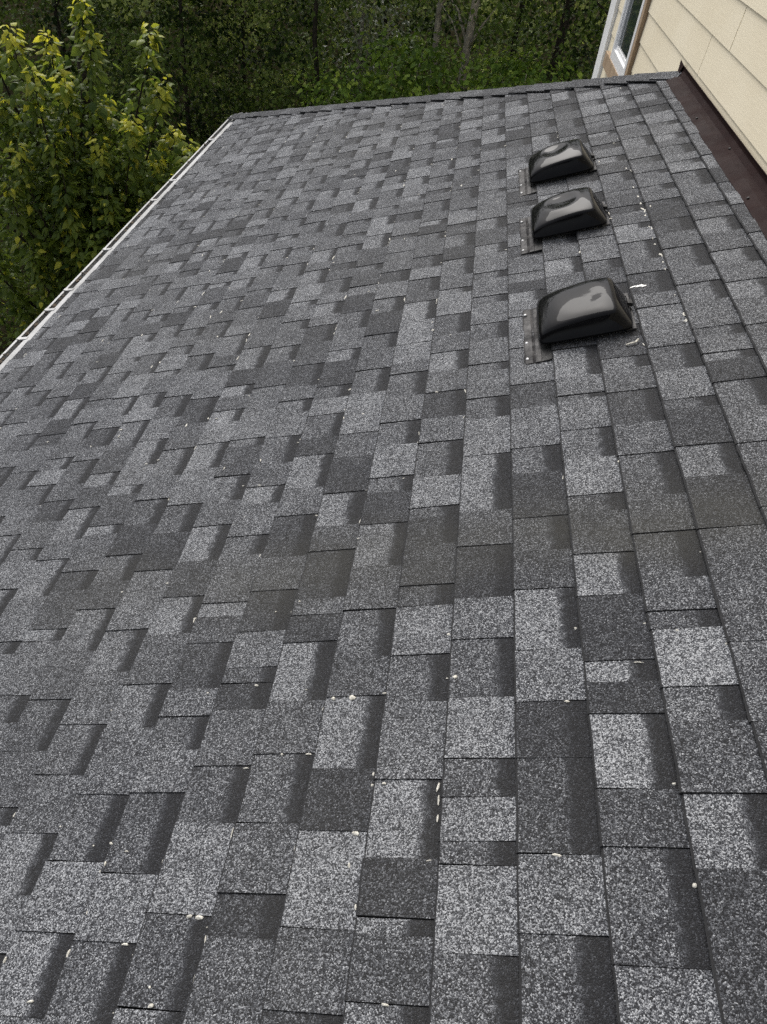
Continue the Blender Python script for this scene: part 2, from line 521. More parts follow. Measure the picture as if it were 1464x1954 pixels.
    def make(name, items, kind=None):
        V, F, MI, UV, TO, BA = [], [], [], [], [], []
        for (_, v, f, mi, uvv, tone, band) in items:
            n = len(V)
            V += v; F += [tuple(i + n for i in q) for q in f]; MI += mi
            UV += uvv; TO += [tone] * len(v); BA += [band] * len(v)
        me = mesh_of(name, V, F, [MT['shingle'], MT['asphalt_edge']], MI)
        a = me.attributes.new('tone', 'FLOAT', 'POINT'); a.data.foreach_set('value', TO)
        a = me.attributes.new('band', 'FLOAT', 'POINT'); a.data.foreach_set('value', BA)
        uvl = me.uv_layers.new(name='UVMap')
        li = np.empty(len(me.loops), np.int32); me.loops.foreach_get('vertex_index', li)
        uvd = np.zeros((len(li), 2), np.float32); uvd[:, 1] = np.array(UV, np.float32)[li]
        uvl.data.foreach_set('uv', uvd.ravel())
        return link(name, me, roof, kind)
    for it in out[:300]:
        make('shingle', [it])
    make('remaining_shingles', out[300:], 'stuff')
shingles()

# hip caps: bent shingle pieces lapped along the far edge of the slope
def hip_caps():
    rnd = random.Random(5)
    A = rp(HIP_A[0] * S, HIP_A[1]); B = rp(HIP_B[0] * S, HIP_B[1])
    e = (B - A); L = np.linalg.norm(e); e /= L
    near = np.cross(NRM, e); near /= np.linalg.norm(near)
    if near[1] > 0: near = -near
    C = np.array([WALL_X, HIP_A[1], A[2]])
    nf = np.cross(B - A, C - A); nf /= np.linalg.norm(nf)
    if nf[2] < 0: nf = -nf
    far = np.cross(nf, e); far /= np.linalg.norm(far)
    if far[1] < 0: far = -far
    up = (NRM + nf); up /= np.linalg.norm(up)
    t = -0.02
    while t < L - 0.02:
        ln = 0.20
        w = rnd.uniform(0.092, 0.108); wf = 0.13
        curl = rnd.uniform(0.006, 0.018)
        h0, h1 = 0.025 + rnd.uniform(-0.002, 0.003), 0.019
        sk = rnd.uniform(-0.006, 0.006)
        V = []
        for (tt, h) in ((t, h0), (t + ln, h1)):
            tt = min(tt, L + 0.01)
            o = A + e * tt
            prof = [(near, w + (sk if h == h0 else 0), NRM, h - 0.010 + curl * (0.6 if h == h0 else 0.2)), (near, w * 0.5, NRM, h), (near, 0.015, up, h + 0.006), (far, 0.015, up, h + 0.006), (far, wf, nf, h - 0.008)]
            for (dd, ww, nn, hh) in prof: V.append(o + dd * ww + nn * hh)
            for (dd, ww, nn, hh) in prof: V.append(o + dd * ww + nn * (hh - 0.007))
        F, MI = [], []
        for i in range(4):
            F.append((i, i + 1, 10 + i + 1, 10 + i)); MI.append(0)
            F.append((5 + i, 15 + i, 15 + i + 1, 5 + i + 1)); MI.append(1)
            F.append((i, 5 + i, 5 + i + 1, i + 1)); MI.append(1)
            F.append((10 + i, 10 + i + 1, 15 + i + 1, 15 + i)); MI.append(1)
        F.append((0, 10, 15, 5)); MI.append(1)
        F.append((4, 9, 19, 14)); MI.append(1)
        me = mesh_of('hip_cap', V, F, [MT['shingle'], MT['asphalt_edge']], MI)
        a = me.attributes.new('tone', 'FLOAT', 'POINT'); a.data.foreach_set('value', [rnd.choice([0.25, 0.35, 0.4, 0.5])] * len(V))
        a = me.attributes.new('band', 'FLOAT', 'POINT'); a.data.foreach_set('value', [0.0] * len(V))
        me.uv_layers.new(name='UVMap')
        link('hip_cap', me, roof)
        t += 0.143 * rnd.uniform(0.95, 1.05)
hip_caps()

# gutter along the eave
def gutter():
    ya, yb = Y_NEAR, HIP_A[1] + 0.12
    prof = [(-0.04, 0.004), (0.074, -0.036), (0.076, -0.040), (0.076, -0.046), (0.072, -0.046), (0.070, -0.040), (0.006, -0.018), (0.006, -0.125), (0.085, -0.125), (0.105, -0.100), (0.116, -0.085), (0.126, -0.070), (0.126, -0.046),
            (0.112, -0.044), (0.112, -0.049), (0.121, -0.051), (0.121, -0.070), (0.111, -0.087), (0.100, -0.103), (0.083, -0.122), (0.010, -0.122), (0.010, -0.022), (-0.04, -0.002)]
    prof = [(a, z) for a, z in prof]
    def pt(a, z, y):
        e = rp(eave_s(y), y)
        return (e[0] - a, y, e[2] + z)
    ys = np.linspace(ya, yb, 14)
    rnd = random.Random(3)
    V, F = [], []
    n = len(prof)
    for y in ys:
        j = rnd.uniform(-0.002, 0.002)
        for a, z in prof: V.append(pt(a + j * (a > 0.05), z, y))
    for i in range(len(ys) - 1):
        for k in range(n):
            k2 = (k + 1) % n
            F.append((i * n + k, i * n + k2, (i + 1) * n + k2, (i + 1) * n + k))
    F.append(tuple(range(n))); 
    V2 = V[-n:]
    o = obj('gutter', V, F, MT['white_metal'], house)
    tag(o, 'white metal gutter along the eave')
    # end cap
    c = [pt(a, z, yb + 0.002) for a, z in ((0.006, 0.0), (0.006, -0.115), (0.085, -0.115), (0.118, -0.072), (0.128, -0.046))]
    c2 = [(x, y + 0.003, z) for x, y, z in c]
    m_ = len(c)
    obj('end_cap', c + c2, [tuple(range(m_)), tuple(reversed(range(m_, 2 * m_)))] + [(i, (i + 1) % m_, m_ + (i + 1) % m_, m_ + i) for i in range(m_)], MT['white_metal'], o)
    # hangers: folded straps from the roof edge to the lip
    for y in (0.2, 1.0, 1.8, 2.6, 3.52, 3.86, 4.12, 4.72, 5.62, 6.05, 7.1):
        v, f = joinvf([])
        w = 0.013
        a0, a1 = 0.060, 0.120
        V = []
        for (a, z) in ((a0, -0.028), (0.085, -0.034), (0.10, -0.038), (a1, -0.038)):
            for dy in (-w, w):
                V.append(pt(a, z, y + dy))
            for dy in (-w, w):
                V.append(pt(a, z - 0.006, y + dy))
        F = []
        for i in range(3):
            b = i * 4
            F += [(b, b + 1, b + 5, b + 4), (b + 3, b + 2, b + 6, b + 7), (b, b + 4, b + 6, b + 2), (b + 1, b + 3, b + 7, b + 5)]
        F += [(0, 2, 3, 1), (12, 13, 15, 14)]
        obj('hanger', V, F, MT['white_metal'], o)
    # leaf litter caught in the trough and under the lip
    parts = []
    for i in range(150):
        y = rnd.uniform(0, 7.7)
        if y > 4.5 and rnd.random() < 0.6: continue
        a = rnd.uniform(0.076, 0.110)
        z = -0.045 + rnd.uniform(-0.01, 0.006)
        c0 = pt(a, z, y)
        s = rnd.uniform(0.006, 0.02)
        v, f = box(-s * 0.5, s * 0.5, -s, s, -s * 0.2, s * 0.25)
        an = rnd.uniform(0, 3)
        v = [(c0[0] + x * math.cos(an) - yy * math.sin(an) * 0.4, c0[1] + x * math.sin(an) + yy * math.cos(an), c0[2] + zz + 0.2 * x) for x, yy, zz in v]
        parts.append((v, f))
    v, f = joinvf(parts)
    obj('leaf_litter', v, f, MT['litter'], o, kind='stuff')
    # fascia board under the eave
    V = [pt(-0.0, -0.01, ya), pt(-0.0, -0.2, ya), pt(-0.03, -0.2, ya), pt(-0.03, -0.01, ya), pt(0.0, -0.01, yb - 0.1), pt(0.0, -0.2, yb - 0.1), pt(-0.03, -0.2, yb - 0.1), pt(-0.03, -0.01, yb - 0.1)]
    obj('fascia', V, [(0, 1, 2, 3), (7, 6, 5, 4), (0, 4, 5, 1), (1, 5, 6, 2), (2, 6, 7, 3), (3, 7, 4, 0)], MT['white_paint'], house)
gutter()

# lower storey walls under the roof
def lower_walls():
    x0 = -1.75
    zt = rp(x0 * S, 0)[2] - 0.08
    v, f = box(x0, 5.0, Y_NEAR, 7.35, -0.3, zt)
    obj('lower_wall', v, f, MT['siding'], house)
lower_walls()

# brown flashing where the slope meets the wall
def flashing():
    rnd = random.Random(9)
    joints = [Y_NEAR, 0.35, 2.72, HIP_B[1] + 0.02]
    for a, b in zip(joints[:-1], joints[1:]):
        n = 14
        V, F = [], []
        x0 = 1.137
        off = rnd.uniform(0, 0.003)
        for i in range(n + 1):
            y = a - (0.05 if a > Y_NEAR else 0) + (b - a + (0.05 if a > Y_NEAR else 0)) * i / n
            wob = rnd.uniform(-0.002, 0.002)
            zw = WALL_X * T - HV + CZ
            prof = [rp((x0 + wob) * S, y, 0.0105 + off), rp((x0 + 0.045) * S, y, 0.0150 + off + wob), rp((WALL_X - 0.022) * S, y, 0.013 + off),
                    np.array([WALL_X - 0.012, y, zw + 0.026]), np.array([WALL_X - 0.011 + wob * 0.3, y, zw + 0.046]), np.array([WALL_X - 0.019, y, zw + 0.050])]
            V += prof
            V += [p - 0.0012 * np.array([0.5, 0, 1.0]) for p in prof]
        w = 6
        for i in range(n):
            b0, b1 = i * 12, (i + 1) * 12
            for k in range(w - 1):
                F.append((b0 + k, b0 + k + 1, b1 + k + 1, b1 + k))
                F.append((b0 + 6 + k, b1 + 6 + k, b1 + 7 + k, b0 + 7 + k))
            F.append((b0, b1, b1 + 6, b0 + 6)); F.append((b0 + 5, b0 + 11, b1 + 11, b1 + 5))
        F.append((0, 6, 7, 1)); F.append((1, 7, 8, 2)); F.append((2, 8, 9, 3)); F.append((3, 9, 10, 4)); F.append((4, 10, 11, 5))
        e = n * 12
        F += [(e + k, e + k + 1, e + k + 7, e + k + 6) for k in range(5)]
        o = obj('flashing', V, F, MT['brown_metal'], house)
        tag(o, 'dark brown metal flashing along the wall')
    # turned-up end at the hip
    zw = WALL_X * T - HV + CZ
    y = HIP_B[1]
    V = [(1.196, y - 0.02, zw + 0.004), (1.2125, y - 0.02, zw + 0.051), (1.2105, y + 0.075, zw + 0.060), (1.200, y + 0.02, zw + 0.012)]
    V = V + [(a + 0.0015, b, c - 0.002) for a, b, c in V]
    obj('flashing_end', V, [(0, 1, 2, 3), (7, 6, 5, 4), (0, 4, 5, 1), (1, 5, 6, 2), (2, 6, 7, 3), (3, 7, 4, 0)], MT['brown_metal'], house)
    # nail heads on the flashing
    for (yy, ss) in ((4.1, 1.16), (3.05, 1.155), (2.1, 1.16), (3.6, 1.20)):
        c = rp(ss * S, yy, 0.0165)
        v, f = tube([c, c + NRM * 0.003], [0.006, 0.005], 8)
        obj('nail_head', v, f, MT['black'], house)
flashing()

# upper storey wall with lap siding, window and trim
WIN_Y0, WIN_Y1 = 6.53, 7.36
WIN_Z0, WIN_Z1 = -1.335 + CZ, 0.25 + CZ
def upper_wall():
    rnd = random.Random(21)
    yend = 8.10
    v, f = box(WALL_X + 0.016, 5.0, Y_NEAR, yend - 0.01, 3.0, CZ + 2.2)
    wall = obj('wall', v, f, MT['siding'], house)
    tag(wall, 'cream painted lap siding wall above the roof')
    E_ = 0.1865
    z = -0.8635 - 6 * E_
    i = -6
    fixed = {-1: [4.93], 0: [4.636], 1: [4.232]}
    while z < 2.1:
        z0, z1 = z + CZ, z + E_ + CZ
        y0 = Y_NEAR if i >= -1 else 4.7
        cuts = list(fixed.get(i, []))
        if i >= -1:
            a = (cuts[0] if cuts else rnd.uniform(3.0, 4.6))
            b = a
            cuts = [a]
            while b - 2.4 > y0 + 0.3: b -= 2.4; cuts.append(b)
            b = a
            while b + 2.4 < yend - 0.5: b += 2.4; cuts.append(b)
        ys = sorted(c for c in cuts if y0 < c < 7.79)
        edges = [y0] + ys + [7.795]
        segs = list(zip(edges[:-1], edges[1:]))
        # leave room for the window and its trim
        if z1 > WIN_Z0 - 0.115 and z0 < WIN_Z1 + 0.1:
            ns = []
            for a, b in segs:
                for (c, d) in ((a, min(b, WIN_Y0 - 0.088)), (max(a, WIN_Y1 + 0.004), b)):
                    if d - c > 0.02: ns.append((c, d))
            segs = ns
        for a, b in segs:
            g = 0.0038
            x_out = WALL_X + rnd.uniform(-0.0012, 0.0012)
            V = [(x_out, a + g, z0), (x_out, b - g, z0), (x_out + 0.0085, b - g, z1 + 0.012), (x_out + 0.0085, a + g, z1 + 0.012),
                 (x_out + 0.009, a + g, z0), (x_out + 0.009, b - g, z0), (x_out + 0.0145, b - g, z1 + 0.012), (x_out + 0.0145, a + g, z1 + 0.012)]
            obj('siding_board', V, [(0, 3, 2, 1), (4, 5, 6, 7), (0, 1, 5, 4), (1, 2, 6, 5), (2, 3, 7, 6), (3, 0, 4, 7)], MT['siding'], wall)
        z += E_; i += 1
    # corner board
    v, f = box(WALL_X - 0.024, WALL_X + 0.02, 7.80, yend, 3.4, CZ + 2.2)
    o = obj('corner_board', v, f, MT['white_paint'], house)
    # window
    w0, w1, a, b = WIN_Z0, WIN_Z1, WIN_Y0, WIN_Y1
    win = bpy.data.objects.new('window', mesh_of('window', *box(WALL_X + 0.010, WALL_X + 0.05, a + 0.03, b - 0.03, w0 + 0.03, w1 - 0.03), MT['black']))
    COL.objects.link(win); win.parent = house; win.matrix_parent_inverse = Matrix.Translation(-house.location)
    tag(win, 'white framed window with bare wood trim')
    fr = 0.075
    xo, xi = WALL_X - 0.028, WALL_X + 0.02
    obj('frame', *joinvf([box(xo, xi, a, a + fr, w0, w1), box(xo, xi, b - fr, b, w0, w1), box(xo, xi, a + fr, b - fr, w0, w0 + fr), box(xo, xi, a + fr, b - fr, w1 - fr, w1)]), MT['vinyl'], win)
    fs = 0.03
    a2, b2, c2, d2 = a + fr, b - fr, w0 + fr, w1 - fr
    xs = WALL_X - 0.012
    obj('sash', *joinvf([box(xs, xi, a2, a2 + fs, c2, d2), box(xs, xi, b2 - fs, b2, c2, d2), box(xs, xi, a2 + fs, b2 - fs, c2, c2 + fs), box(xs, xi, a2 + fs, b2 - fs, d2 - fs, d2)]), MT['vinyl'], win)
    obj('glass', *box(WALL_X - 0.001, WALL_X + 0.006, a2 + fs - 0.002, b2 - fs + 0.002, c2 + fs - 0.002, d2 - fs + 0.002), MT['glass'], win)
    obj('sill', *box(WALL_X - 0.034, WALL_X + 0.012, a - 0.088, b + 0.26, w0 - 0.112, w0 - 0.002), MT['wood'], win)
    obj('trim', *box(WALL_X - 0.026, WALL_X + 0.012, a - 0.085, a - 0.006, w0 + 0.002, w1 + 0.1), MT['wood'], win)
upper_wall()

# ------------------------------------------------------------------ roof vents
def roof_vent(y0, s0, label, dent, seed):
    rnd = random.Random(seed)
    base = empty('roof_vent', tuple(rp(s0 + 0.15, y0 + 0.12)), label, 'roof vent', 'black roof vents in a row')
    W, D = 0.300, 0.238                    # up the slope, along the eave
    def P(s, y, n): return rp(s0 + s, y0 + y, n)
    # top panel
    ns, nd = 20, 16
    def top(s, y):
        u = s / W; v = y / D
        h = 0.049 + 0.043 * math.sin(math.pi * 0.60 * min(1.0, u * 1.05) ** 0.62 + 0.04)
        h += 0.024 * math.sin(math.pi * (0.04 + 0.62 * v))
        aa = (s - 0.1305) / 0.1275; bb = (y - 0.117) / 0.113
        h -= 0.0065 * abs(bb) ** 6 + 0.0055 * abs(aa) ** 6
        dx, dy, rad, dep = dent
        r = math.hypot((u - dx) * 1.3, (v - dy)) / rad
        h -= dep * (math.exp(-r * r) - 0.35 * math.exp(-((r - 1.25) / 0.35) ** 2))
        h += 0.0012 * math.sin(9 * u + seed) * math.sin(7 * v + seed)
        return h
    V, F = [], []
    s_a, s_b, y_a, y_b = 0.003, 0.258, 0.004, 0.231
    for i in range(ns + 1):
        for j in range(nd + 1):
            u, v = i / ns * 2 - 1, j / nd * 2 - 1
            # rounded corners
            k = 0.045
            uu = u * (1 - k * max(0, abs(v)) ** 8); vv = v * (1 - k * abs(u) ** 8)
            s = s_a + (s_b - s_a) * (uu + 1) / 2; y = y_a + (y_b - y_a) * (vv + 1) / 2
            V.append((s, y, top(s, y)))
    def idx(i, j): return i * (nd + 1) + j
    for i in range(ns):
        for j in range(nd):
            F.append((idx(i, j), idx(i + 1, j), idx(i + 1, j + 1), idx(i, j + 1)))
    loop = [(i, 0) for i in range(ns)] + [(ns, j) for j in range(nd)] + [(i, nd) for i in range(ns, 0, -1)] + [(0, j) for j in range(nd, 0, -1)]
    def outer(u, v, n, gs, gy, k=0.06):
        """point on a larger rounded rectangle"""
        uu = u * (1 - k * abs(v) ** 6); vv = v * (1 - k * abs(u) ** 6)
        return (W / 2 + uu * (W / 2 + gs), D / 2 + vv * (D / 2 + gy), n)
    prev = [idx(*ij) for ij in loop]
    rings = []
    for (mixf, gs, gy, nfun) in ((0.10, 0, 0, None), (1.0, 0.0, 0.0, lambda u: 0.036 - 0.004 * u), (1.0, 0.0035, 0.0035, lambda u: 0.033 - 0.004 * u), (1.0, 0.004, 0.004, lambda u: 0.026 - 0.004 * u), (1.0, -0.004, -0.004, lambda u: 0.025 - 0.004 * u), (1.0, -0.03, -0.03, lambda u: 0.030 - 0.004 * u)):
        cur = []
        for (i, j) in loop:
            u, v = i / ns * 2 - 1, j / nd * 2 - 1
            a = V[idx(i, j)]
            if nfun is None:
                b = outer(u, v, 0.045 - 0.004 * u, gs, gy)
                if mixf < 0.2:
                    pt_ = (a[0] + (b[0] - a[0]) * 0.10, a[1] + (b[1] - a[1]) * 0.16, a[2] + (b[2] - a[2]) * 0.05)
                else:
                    pt_ = (a[0] + (b[0] - a[0]) * 0.60, a[1] + (b[1] - a[1]) * 0.72, a[2] + (b[2] - a[2]) * 0.50)
            else:
                pt_ = outer(u, v, nfun(u), gs, gy)
            V.append(pt_); cur.append(len(V) - 1)
        n = len(cur)
        for q in range(n):
            F.append((prev[(q + 1) % n], prev[q], cur[q], cur[(q + 1) % n]))
        prev = cur
    me = mesh_of('hood', [P(*v) for v in V], F, MT['plastic'], smooth=True)
    # make sure faces look outward
    link('hood', me, base)
    # throat below the hood
    th = []
    t0, t1, c0, c1 = 0.045, 0.275, 0.03, D - 0.03
    Vt = [P(t0, c0, 0.0), P(t1, c0, 0.0), P(t1, c1, 0.0), P(t0, c1, 0.0), P(t0 + .004, c0 + .004, 0.05), P(t1 - .004, c0 + .004, 0.05), P(t1 - .004, c1 - .004, 0.05), P(t0 + .004, c1 - .004, 0.05)]
    obj('throat', Vt, [(4, 5, 6, 7), (0, 1, 5, 4), (1, 2, 6, 5), (2, 3, 7, 6), (3, 0, 4, 7)], MT['black'], base)
    # base flange lying over the course below
    na, nb = 10, 26
    Vf, Ff = [], []
    fa, fb, ya, yb = -0.056, 0.002, -0.072, D + 0.062
    for i in range(na + 1):
        for j in range(nb + 1):
            u = i / na; v = j / nb
            s = fa + (fb - fa) * u; y = ya + (yb - ya) * v
            n = 0.0125 + 0.0022 * math.sin(3 * v * 6.28 + seed) + rnd.uniform(-0.0006, 0.0006)
            if i == 0: n -= 0.003
            if j in (0, nb):
                n -= 0.002
                s += 0.004 * math.sin(u * 6)
            if abs(s + 0.022) < 0.003: n -= 0.0035       # pressed rib
            Vf.append((s, y, n))
    nf0 = len(Vf)
    Vf += [(s, y, n - 0.006) for s, y, n in Vf]
    g = lambda i, j: i * (nb + 1) + j
    for i in range(na):
        for j in range(nb):
            Ff.append((g(i, j), g(i + 1, j), g(i + 1, j + 1), g(i, j + 1)))
            Ff.append((nf0 + g(i, j), nf0 + g(i, j + 1), nf0 + g(i + 1, j + 1), nf0 + g(i + 1, j)))
    for i in range(na):
        Ff.append((g(i, 0), nf0 + g(i, 0), nf0 + g(i + 1, 0), g(i + 1, 0)))
        Ff.append((g(i, nb), g(i + 1, nb), nf0 + g(i + 1, nb), nf0 + g(i, nb)))
    for j in range(nb):
        Ff.append((g(0, j), g(0, j + 1), nf0 + g(0, j + 1), nf0 + g(0, j)))
        Ff.append((g(na, j), nf0 + g(na, j), nf0 + g(na, j + 1), g(na, j + 1)))
    fl = obj('flange', [P(*v) for v in Vf], Ff, MT['flange'], base, smooth=False)
    Vk = [P(0.003, -0.070, 0.0105), P(0.034, -0.066, 0.0105), P(0.040, 0.05, 0.0105), P(0.003, D + 0.05, 0.0105)]  # thin black plate standing in for the shadow beneath the hood
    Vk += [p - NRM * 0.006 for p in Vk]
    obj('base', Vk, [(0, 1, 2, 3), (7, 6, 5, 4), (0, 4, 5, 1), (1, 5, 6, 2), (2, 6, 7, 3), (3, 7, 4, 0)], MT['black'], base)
    # upslope flange strip, mostly lapped by the next course
    Vs = [P(W - 0.02, 0.02, 0.010), P(W + 0.011, 0.02, 0.011), P(W + 0.011, D + 0.03, 0.011), P(W - 0.02, D + 0.03, 0.010)]
    Vs += [p - NRM * 0.004 for p in Vs]
    obj('side_strip', Vs, [(0, 1, 2, 3), (7, 6, 5, 4), (0, 4, 5, 1), (1, 5, 6, 2), (2, 6, 7, 3), (3, 7, 4, 0)], MT['flange'], base)
    # catch that holds the hood at its upper corner
    Vc = [P(W + 0.001, 0.150, 0.022), P(W + 0.016, 0.150, 0.018), P(W + 0.016, 0.174, 0.018), P(W + 0.001, 0.174, 0.022)]
    Vc += [p + NRM * 0.014 for p in Vc]
    obj('catch', Vc, [(3, 2, 1, 0), (4, 5, 6, 7), (0, 1, 5, 4), (1, 2, 6, 5), (2, 3, 7, 6), (3, 0, 4, 7)], MT['black'], base)
    # nails in the flange
    for (s, y) in ((-0.044, -0.045), (-0.044, 0.055 + rnd.uniform(-.01, .01)), (-0.044, D + 0.02)):
        c = P(s, y, 0.012)
        v, f = tube([c, c + NRM * 0.003, c + NRM * 0.005], [0.0065, 0.006, 0.003], 9)
        obj('nail_head', v, f, MT['nail'], base)
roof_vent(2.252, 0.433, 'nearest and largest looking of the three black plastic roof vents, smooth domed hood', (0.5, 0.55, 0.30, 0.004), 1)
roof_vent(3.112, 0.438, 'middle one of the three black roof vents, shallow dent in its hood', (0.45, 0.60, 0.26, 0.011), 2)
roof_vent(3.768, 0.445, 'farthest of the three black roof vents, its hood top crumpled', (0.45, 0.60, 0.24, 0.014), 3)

# ------------------------------------------------------------------ small litter on the roof
def on_roof(px, py, n=0.008):
    d = ray(px, py)
    t = -(HV - n * S) / (d[2] - T * d[0])
    p = d * t
    return p[0] * S + n * T / S * 0, p[1]

def blob(c, ax, ay, az, ang, rnd):
    """small lumpy flattened tuft on the roof at (s, y)"""
    V, F = [], []
    rings, sides = 3, 7
    s, y = c
    fv = ((s - S0) / EXP) % 1.0
    n0 = 0.0140 * (1 - fv) + 0.0018 * fv
    for r in range(rings):
        f = (1.0, 0.78, 0.30)[r]; h = (0.0, 0.6, 1.0)[r]
        for k in range(sides):
            w = 2 * math.pi * k / sides
            q = f * rnd.uniform(0.7, 1.25)
            a, b = math.cos(w) * ax * q, math.sin(w) * ay * q
            V.append(rp(s + a * math.cos(ang) - b * math.sin(ang), y + a * math.sin(ang) + b * math.cos(ang), n0 + az * 0.55 * h))
    for r in range(rings - 1):
        for k in range(sides):
            k2 = (k + 1) % sides
            F.append((r * sides + k, r * sides + k2, (r + 1) * sides + k2, (r + 1) * sides + k))
    F.append(tuple((rings - 1) * sides + k for k in range(sides)))
    return V, F

def litter():
    rnd = random.Random(31)
    parts = []
    # tufts seen lying on the near courses (frame position, length, width in mm)
    near = [(640, 1335, 9, 7), (675, 1331, 12, 9), (681, 1588, 12, 6), (363, 1748, 9, 5), (382, 1749, 13, 6), (70, 1478, 10, 8), (491, 1307, 8, 5),
            (398, 1321, 8, 4), (470, 1464, 11, 3), (590, 1437, 12, 3), (541, 1440, 5, 4), (715, 1475, 5, 8), (712, 1496, 6, 6), (838, 1500, 4, 16), (839, 1525, 3, 18),
            (837, 1560, 3, 14), (820, 1641, 10, 3), (1065, 1632, 13, 4), (137, 1820, 4, 11), (15, 1835, 4, 10), (240, 1801, 12, 4), (60, 1911, 13, 4), (292, 1920, 9, 6),
            (206, 1650, 4, 8), (172, 1744, 3, 10), (440, 1615, 3, 9), (668, 1650, 4, 8), (680, 1730, 4, 9), (217, 1612, 7, 4), (180, 1613, 5, 3), (1290, 1493, 5, 4), (1222, 1262, 14, 3),
            (1295, 1204, 5, 4), (1390, 1225, 5, 4), (1330, 1688, 6, 7), (858, 1208, 7, 6), (872, 1294, 8, 7), (575, 1150, 5, 5), (233, 1128, 6, 5), (1101, 1196, 5, 6), (1085, 1337, 9, 4),
            (738, 1918, 10, 4), (372, 1865, 2, 16), (385, 1830, 2, 20), (398, 1795, 3, 12), (618, 1350, 3, 9), (738, 1326, 8, 3), (835, 749, 12, 5), (497, 927, 11, 5), (465, 925, 6, 4),
            (415, 800, 10, 4), (570, 842, 10, 4), (659, 800, 3, 14), (500, 880, 3, 14), (431, 895, 3, 16), (280, 884, 10, 6), (305, 880, 8, 5)]
    for (x, y, a, b) in near:
        c = on_roof(x, y)
        parts.append(blob(c, a / 1000 * 0.66, b / 1000 * 0.66, 0.0035 + min(a, b) * 0.0003, rnd.uniform(-0.25, 0.25), rnd))
    # the line of tufts caught along a course above the vents
    line = [(1210, 355), (1219, 372), (1224, 385), (1228, 396), (1232, 400), (1243, 395), (1233, 408), (1241, 430), (1247, 452), (1252, 463), (1262, 482), (1267, 497), (1271, 510), (1290, 560), (1307, 596), (1312, 608), (1196, 319), (1205, 322), (1145, 310), (1180, 262)]
    for (x, y) in line:
        c = on_roof(x, y)
        parts.append(blob(c, rnd.uniform(0.002, 0.005), rnd.uniform(0.006, 0.020), 0.003, rnd.uniform(-0.3, 0.3), rnd))
    # and many more specks along butt edges farther down the slope
    for i in range(520):
        k = rnd.randint(-16, 6)
        if k > 0 and rnd.random() < 0.6: continue
        y = rnd.uniform(0.3, 6.8)
        s = S0 + k * EXP + rnd.choice([-0.004, -0.004, 0.0, rnd.uniform(0, EXP)])
        if y > hip_y(s) - 0.1 or s < eave_s(y): continue
        big = 0.6 if y < 2.0 else 1.05
        if rnd.random() < 0.45: ax, ay = rnd.uniform(0.002, 0.004), rnd.uniform(0.006, 0.022)
        else: ax, ay = rnd.uniform(0.003, 0.009), rnd.uniform(0.002, 0.004)
        parts.append(blob((s, y), ax * big, ay * big, 0.003, rnd.uniform(-0.3, 0.3), rnd))
    v, f = joinvf(parts)
    o = obj('seed_fluff', v, f, MT['fluff'])
    tag(o, 'scattered white tufts of seed fluff caught on the shingle edges', 'fluff', None, 'stuff')
    # bird dropping right of the nearest vent
    P_ = [blob(on_roof(1220, 547), 0.017, 0.008, 0.002, -0.05, rnd), blob(on_roof(1211, 549), 0.012, 0.005, 0.0022, 0.2, rnd), blob(on_roof(1230, 546), 0.010, 0.006, 0.0018, 0, rnd)]
    o = obj('bird_dropping', *joinvf(P_), MT['dropping'])
    tag(o, 'white splash of bird dropping on the shingles right of the nearest vent', 'bird dropping')
    a, b, c = on_roof(1197, 660), on_roof(1216, 655), on_roof(1221, 649)
    pts = [rp(a[0], a[1], 0.013), rp((a[0] + b[0]) / 2, (a[1] + b[1]) / 2, 0.014), rp(b[0], b[1], 0.014), rp(c[0], c[1], 0.013)]
    o = obj('twig', *tube(pts, [0.0028, 0.0035, 0.0035, 0.0025], 6), MT['fluff'])
    tag(o, 'short pale bent twig lying just below the nearest vent', 'twig')
litter()

# ------------------------------------------------------------------ trees
def leaf_batch(P, D, U, size, tint, shape='far'):
    """leaves as flat meshes: P base points, D tip direction, U rough normal"""
    n = len(P)
    D = D / np.linalg.norm(D, axis=1, keepdims=True)
    Wd = np.cross(D, U); Wd /= np.linalg.norm(Wd, axis=1, keepdims=True) + 1e-9
    Nn = np.cross(Wd, D)
    s = size[:, None]
    if shape == 'far':
        tpl = [(0, 0, 0), (0.45, 0.36, -0.06), (1, 0, 0.0), (0.45, -0.36, -0.06)]
        fac = [(0, 1, 2, 3)]
    else:
        tpl = [(0, 0, 0), (0.24, 0.30, -0.03), (0.55, 0.24, -0.06), (1.0, 0, -0.14), (0.55, -0.24, -0.06), (0.24, -0.30, -0.03), (0.3, 0, 0.07), (0.65, 0, 0.03)]
        fac = [(0, 1, 6), (1, 2, 7, 6), (2, 3, 7), (0, 6, 5), (6, 7, 4, 5), (7, 3, 4)]
    k = len(tpl)
    V = np.empty((n, k, 3))
    for i, (a, b, c) in enumerate(tpl):
        V[:, i] = P + s * (a * D + b * Wd + c * Nn)
    return V.reshape(-1, 3), fac, k, np.repeat(tint, k)

